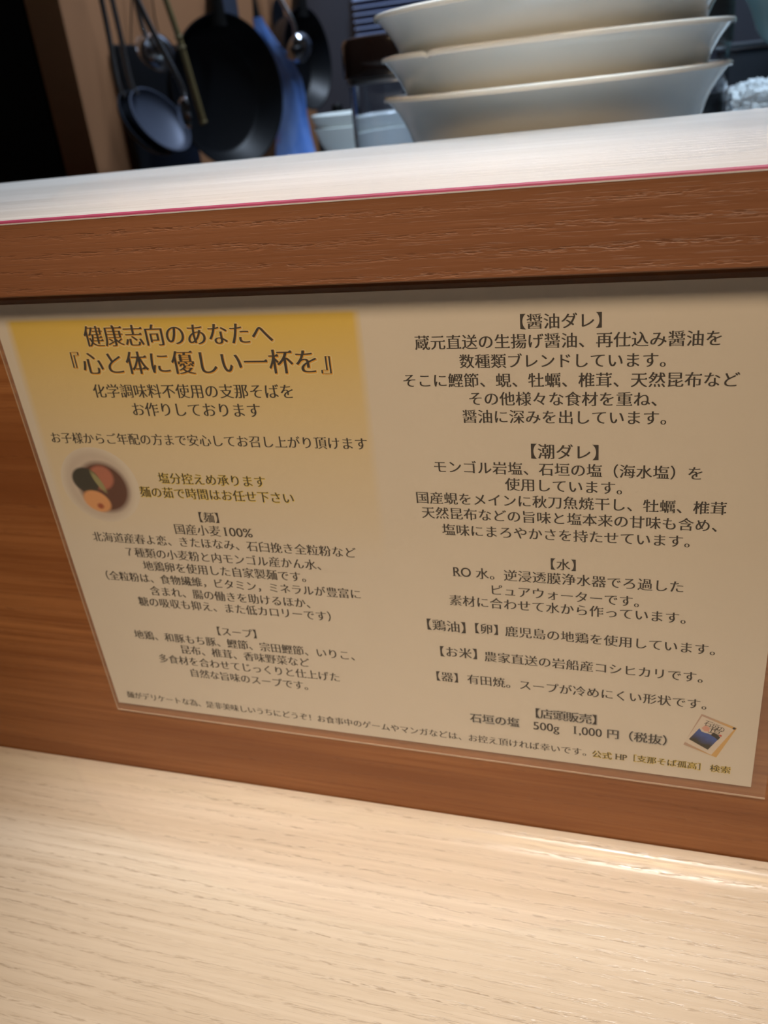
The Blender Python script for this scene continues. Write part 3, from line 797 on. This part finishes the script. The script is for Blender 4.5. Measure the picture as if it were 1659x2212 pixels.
big_ladle((288, 200), (405, 318), -.720, 'dull_ladle', 'big steel ladle hanging at the front, its grey open bowl turned outward', math.radians(33))
big_ladle((262, 205), (372, 330), -.735, 'dark_steel', 'dark ladle tucked behind the big grey ladle, only its left rim showing', math.radians(28))
# small ladle, upside-down dome catching the light
c = atX(336, 113, -.742)
ladle(c, Vector((0, 1, 0)), Vector((-.55, .25, -.35)).normalized(), .029, .024, 0, 'small shiny ladle in front of the black board, its round back catching two highlights', 'polished_steel', Vector((-.1, -.55, .8)).normalized())
c = atX(644, 103, -.672)
ladle(c, Vector((0, 1, 0)), Vector((-.6, .25, .45)).normalized(), .026, .022, 0, 'steel ladle with a dim round back hanging right of the plastic bag', 'polished_steel', Vector((0, -.3, .95)).normalized())
c = atX(401, 243, -.652)
ladle(c+Vector((0, .0, 0)), Vector((0, 1, 0)), Vector((.75, .66, .0)).normalized(), .020, .010, 0, 'narrow steel skimmer seen edge-on between the big ladle and the frying pan', 'polished_steel', Vector((0, 0, 1)), name='skimmer')

# black cutting board / tray behind the small ladle
tr = thing('black_board', atX(320, 180, -.79), 'flat black board hanging behind the small shiny ladle', 'board')
p_tl, p_tr = atX(243, 98, -.818), atX(386, 95, -.818)
zt_ = (p_tl.z+p_tr.z)/2; ya, yb = p_tl.y, p_tr.y
obj('board_plate', box(-.824, -.814, ya, yb, zt_-.19, zt_, .003), M['black_plastic'], tr, world=True)
ym = (ya+yb)/2
obj('hanging_cord', tube(smoothpath([(-.819, ym-.05, zt_-.006), (-.812, ym-.03, zt_+.06), (HX-.002, ym-.004, HZ-.035), (HX+.001, ym, HZ-.0268), (HX-.002, ym+.004, HZ-.035), (-.812, ym+.03, zt_+.06), (-.819, ym+.05, zt_-.006)], 5), .0012, 8), M['black_plastic'], tr, smooth=True, world=True)
hook(ym, tr)

# long bamboo chopstick / skewer
st = thing('bamboo_stick', atX(438, 262, -.70), 'long thin bamboo stick hanging slantwise before the frying pan', 'stick')
M['bamboo'] = simple('old_bamboo', (.23, .17, .065), .5, var=.25)
a, b, cc = atX(352, -18, -.712), atX(386, 80, -.706), atX(439, 264, -.70)
dirn = (a-b).normalized(); top = a+dirn*((HZ-.034-a.z)/dirn.z)
top = Vector((HX+.006, top.y, HZ-.030)) 
obj('shaft', tube([top, a, b, cc], [.0042, .0044, .0046, .0050], 12), M['bamboo'], st, smooth=True, world=True)
for q in (b, b.lerp(cc, .12), cc):
    dd = (b-cc).normalized()
    obj('joint', tube([q-dd*.003, q, q+dd*.003], [.0048, .0062, .0048], 12), M['bamboo'], st, smooth=True, world=True)
hook(top.y, st)
# thin grey spatula between pan handle and bag
sp_ = thing('spatula', atX(495, 40, -.79), 'thin grey spatula hanging between the pan handle and the plastic bag', 'spatula')
a, b = atX(487, 0, -.79), atX(500, 62, -.79)
topp = Vector((HX+.004, a.y-.01, HZ-.028))
obj('handle', tube([topp, a.lerp(topp, .3)], .004, 10), M['steel'], sp_, smooth=True, world=True)
pa = a.lerp(topp, .3)
bm = bmesh.new(); box(-.002, .002, -.028, .028, -.19, 0, .0015, bm=bm)
obj('blade', xform(bm, Matrix.Translation(pa)), M['dull_ladle'], sp_, world=True)
hook(topp.y, sp_)
# a dark strainer with handle, between spatula and the far pan
for (px, py, lab) in ((598, 14, 'dark long-handled spoon hanging just right of the plastic bag'),):
    a = atX(px, py, -.805)
    so = thing('spoon', a, lab, 'spoon')
    tt = Vector((HX+.004, a.y, HZ-.028))
    obj('handle', tube([tt, (a+tt)/2, a+Vector((0, 0, .02))], .005, 10), M['black_plastic'], so, smooth=True, world=True)
    obj('spoon_bowl', xform(lathe([(0, -.010), (.02, -.008), (.032, 0), (.033, .002), (.030, .002), (.019, -.006), (0, -.008)], 40), basis(a-Vector((0, 0, .03)), Vector((0, 1, 0)), Vector((0, 0, 1.35)), Vector((1, 0, 0)))), M['black_iron'], so, smooth=True, world=True)
    hook(a.y, so)

# blue-white plastic bag, gathered at the top
bg = thing('plastic_bag', atX(620, 200, -.75), 'pale blue plastic bag gathered at the top, hanging right of the frying pan', 'bag')
t = NT('blue_white_film')
n1 = t.noise(t.coord((20, 20, 6)), 1, 4, .6)
col = t.mix(t.ramp(n1, .35, .65), (.12, .32, .95, 1), (.34, .52, .98, 1))
n2 = t.ramp(t.noise(t.coord((30, 30, 12), (5, 5, 5)), 1, 2), .62, .70)
col = t.mix(t.math('MULTIPLY', n2, .5), col, (.50, .20, .30, 1))
t.set(Base_Color=col, Roughness=.35); t.b.inputs['Subsurface Weight'].default_value = 0
t.bump(t.noise(t.coord((60, 60, 18)), 1, 4), .5, .004)
M['bag'] = t.m
prof = [((549, 38), (562, 36)), ((552, 62), (580, 66)), ((555, 95), (604, 100)), ((566, 128), (630, 132)), ((580, 160), (646, 165)), ((589, 200), (655, 205)), ((594, 240), (659, 250)), ((598, 290), (668, 295)), ((598, 345), (680, 335))]
bm = bmesh.new(); rings = []
N = 40
for k, (l, r_) in enumerate(prof):
    A, B = atX(*l, -.752), atX(*r_, -.752)
    B = CAM+ray(*r_)*((A-CAM).length/ray(*r_).length)*1.0
    c = (A+B)/2; ax = (B-A)/2; ax.z *= 1; dv = Vector((1, 0, 0))*max(.004, ax.length*.45)
    if k < 2: dv = dv.normalized()*.006
    rings.append([bm.verts.new(c+ax*math.cos(2*PI*i/N)*(1+.05*math.sin(5*2*PI*i/N+k))+dv*math.sin(2*PI*i/N)*(1+.22*math.sin(7*2*PI*i/N+k*.6))) for i in range(N)])
for a_, b_ in zip(rings, rings[1:]):
    for i in range(N): bm.faces.new((a_[i], a_[(i+1) % N], b_[(i+1) % N], b_[i]))
bm.faces.new(rings[0]); bm.faces.new(rings[-1])
obj('bag_body', bm, M['bag'], bg, smooth=True, world=True)
tp = atX(554, 34, -.752)
tt = Vector((HX+.004, tp.y, HZ-.024))
obj('twisted_neck', tube([tp-Vector((0, 0, .006)), tp+Vector((0, 0, .03)), tt], [.007, .003, .003], 10), M['black_plastic'], bg, smooth=True, world=True)
hook(tt.y, bg)

# ------------------------------------------------------------------ back wall: ribbed vent, clear plastic bag and black pot
a, b = atY(770, 84, 1.80), atY(900, 20, 1.80)
vent = thing('wall_vent', (b.x-.05, 1.81, b.z), 'ribbed metal vent on the back wall above the brown-lidded jar', 'vent')
vx0, vx1 = a.x, a.x+.30
vz0 = atY(790, 78, 1.80).z
obj('vent_frame', box(vx0-.008, vx1+.008, 1.811, 1.8199, vz0-.010, vz0+.085), M['dark_steel'], vent, world=True)
t = NT('pale_blue_metal'); t.set(Base_Color=(.42, .52, .80, 1), Metallic=.3, Roughness=.35); M['slat'] = t.m
for k in range(6):
    z = vz0+.002+k*.0135
    bm = bmesh.new(); A = [(vx0, 1.795, z), (vx1, 1.795, z), (vx1, 1.811, z+.009), (vx0, 1.811, z+.009)]
    f = [bm.verts.new(q) for q in A]; g = [bm.verts.new((q[0], q[1], q[2]-.0015)) for q in A]
    bm.faces.new(f); bm.faces.new(g[::-1])
    for i in range(4): bm.faces.new((f[i], f[(i+1) % 4], g[(i+1) % 4], g[i]))
    obj('slat', bm, M['slat'], vent, world=True)
c = atY(731, 232, .905)
pot = thing('black_pot', (c.x, .90, .978), 'small round black pot just above the rims of the small white bowls', 'pot')
Rp = .030
obj('pot_body', lathe([(0, 0), (Rp*.9, 0), (Rp, .006), (Rp, .038), (Rp*1.06, .040), (Rp*.95, .040), (0, .040)], 48), M['black_plastic'], pot, smooth=True)
obj('pot_lid', lathe([(Rp*1.04, .0403), (Rp*.95, .045), (Rp*.6, .052), (Rp*.25, .055), (Rp*.25, .061), (Rp*.18, .064), (0, .064)], 48), M['black_plastic'], pot, smooth=True)
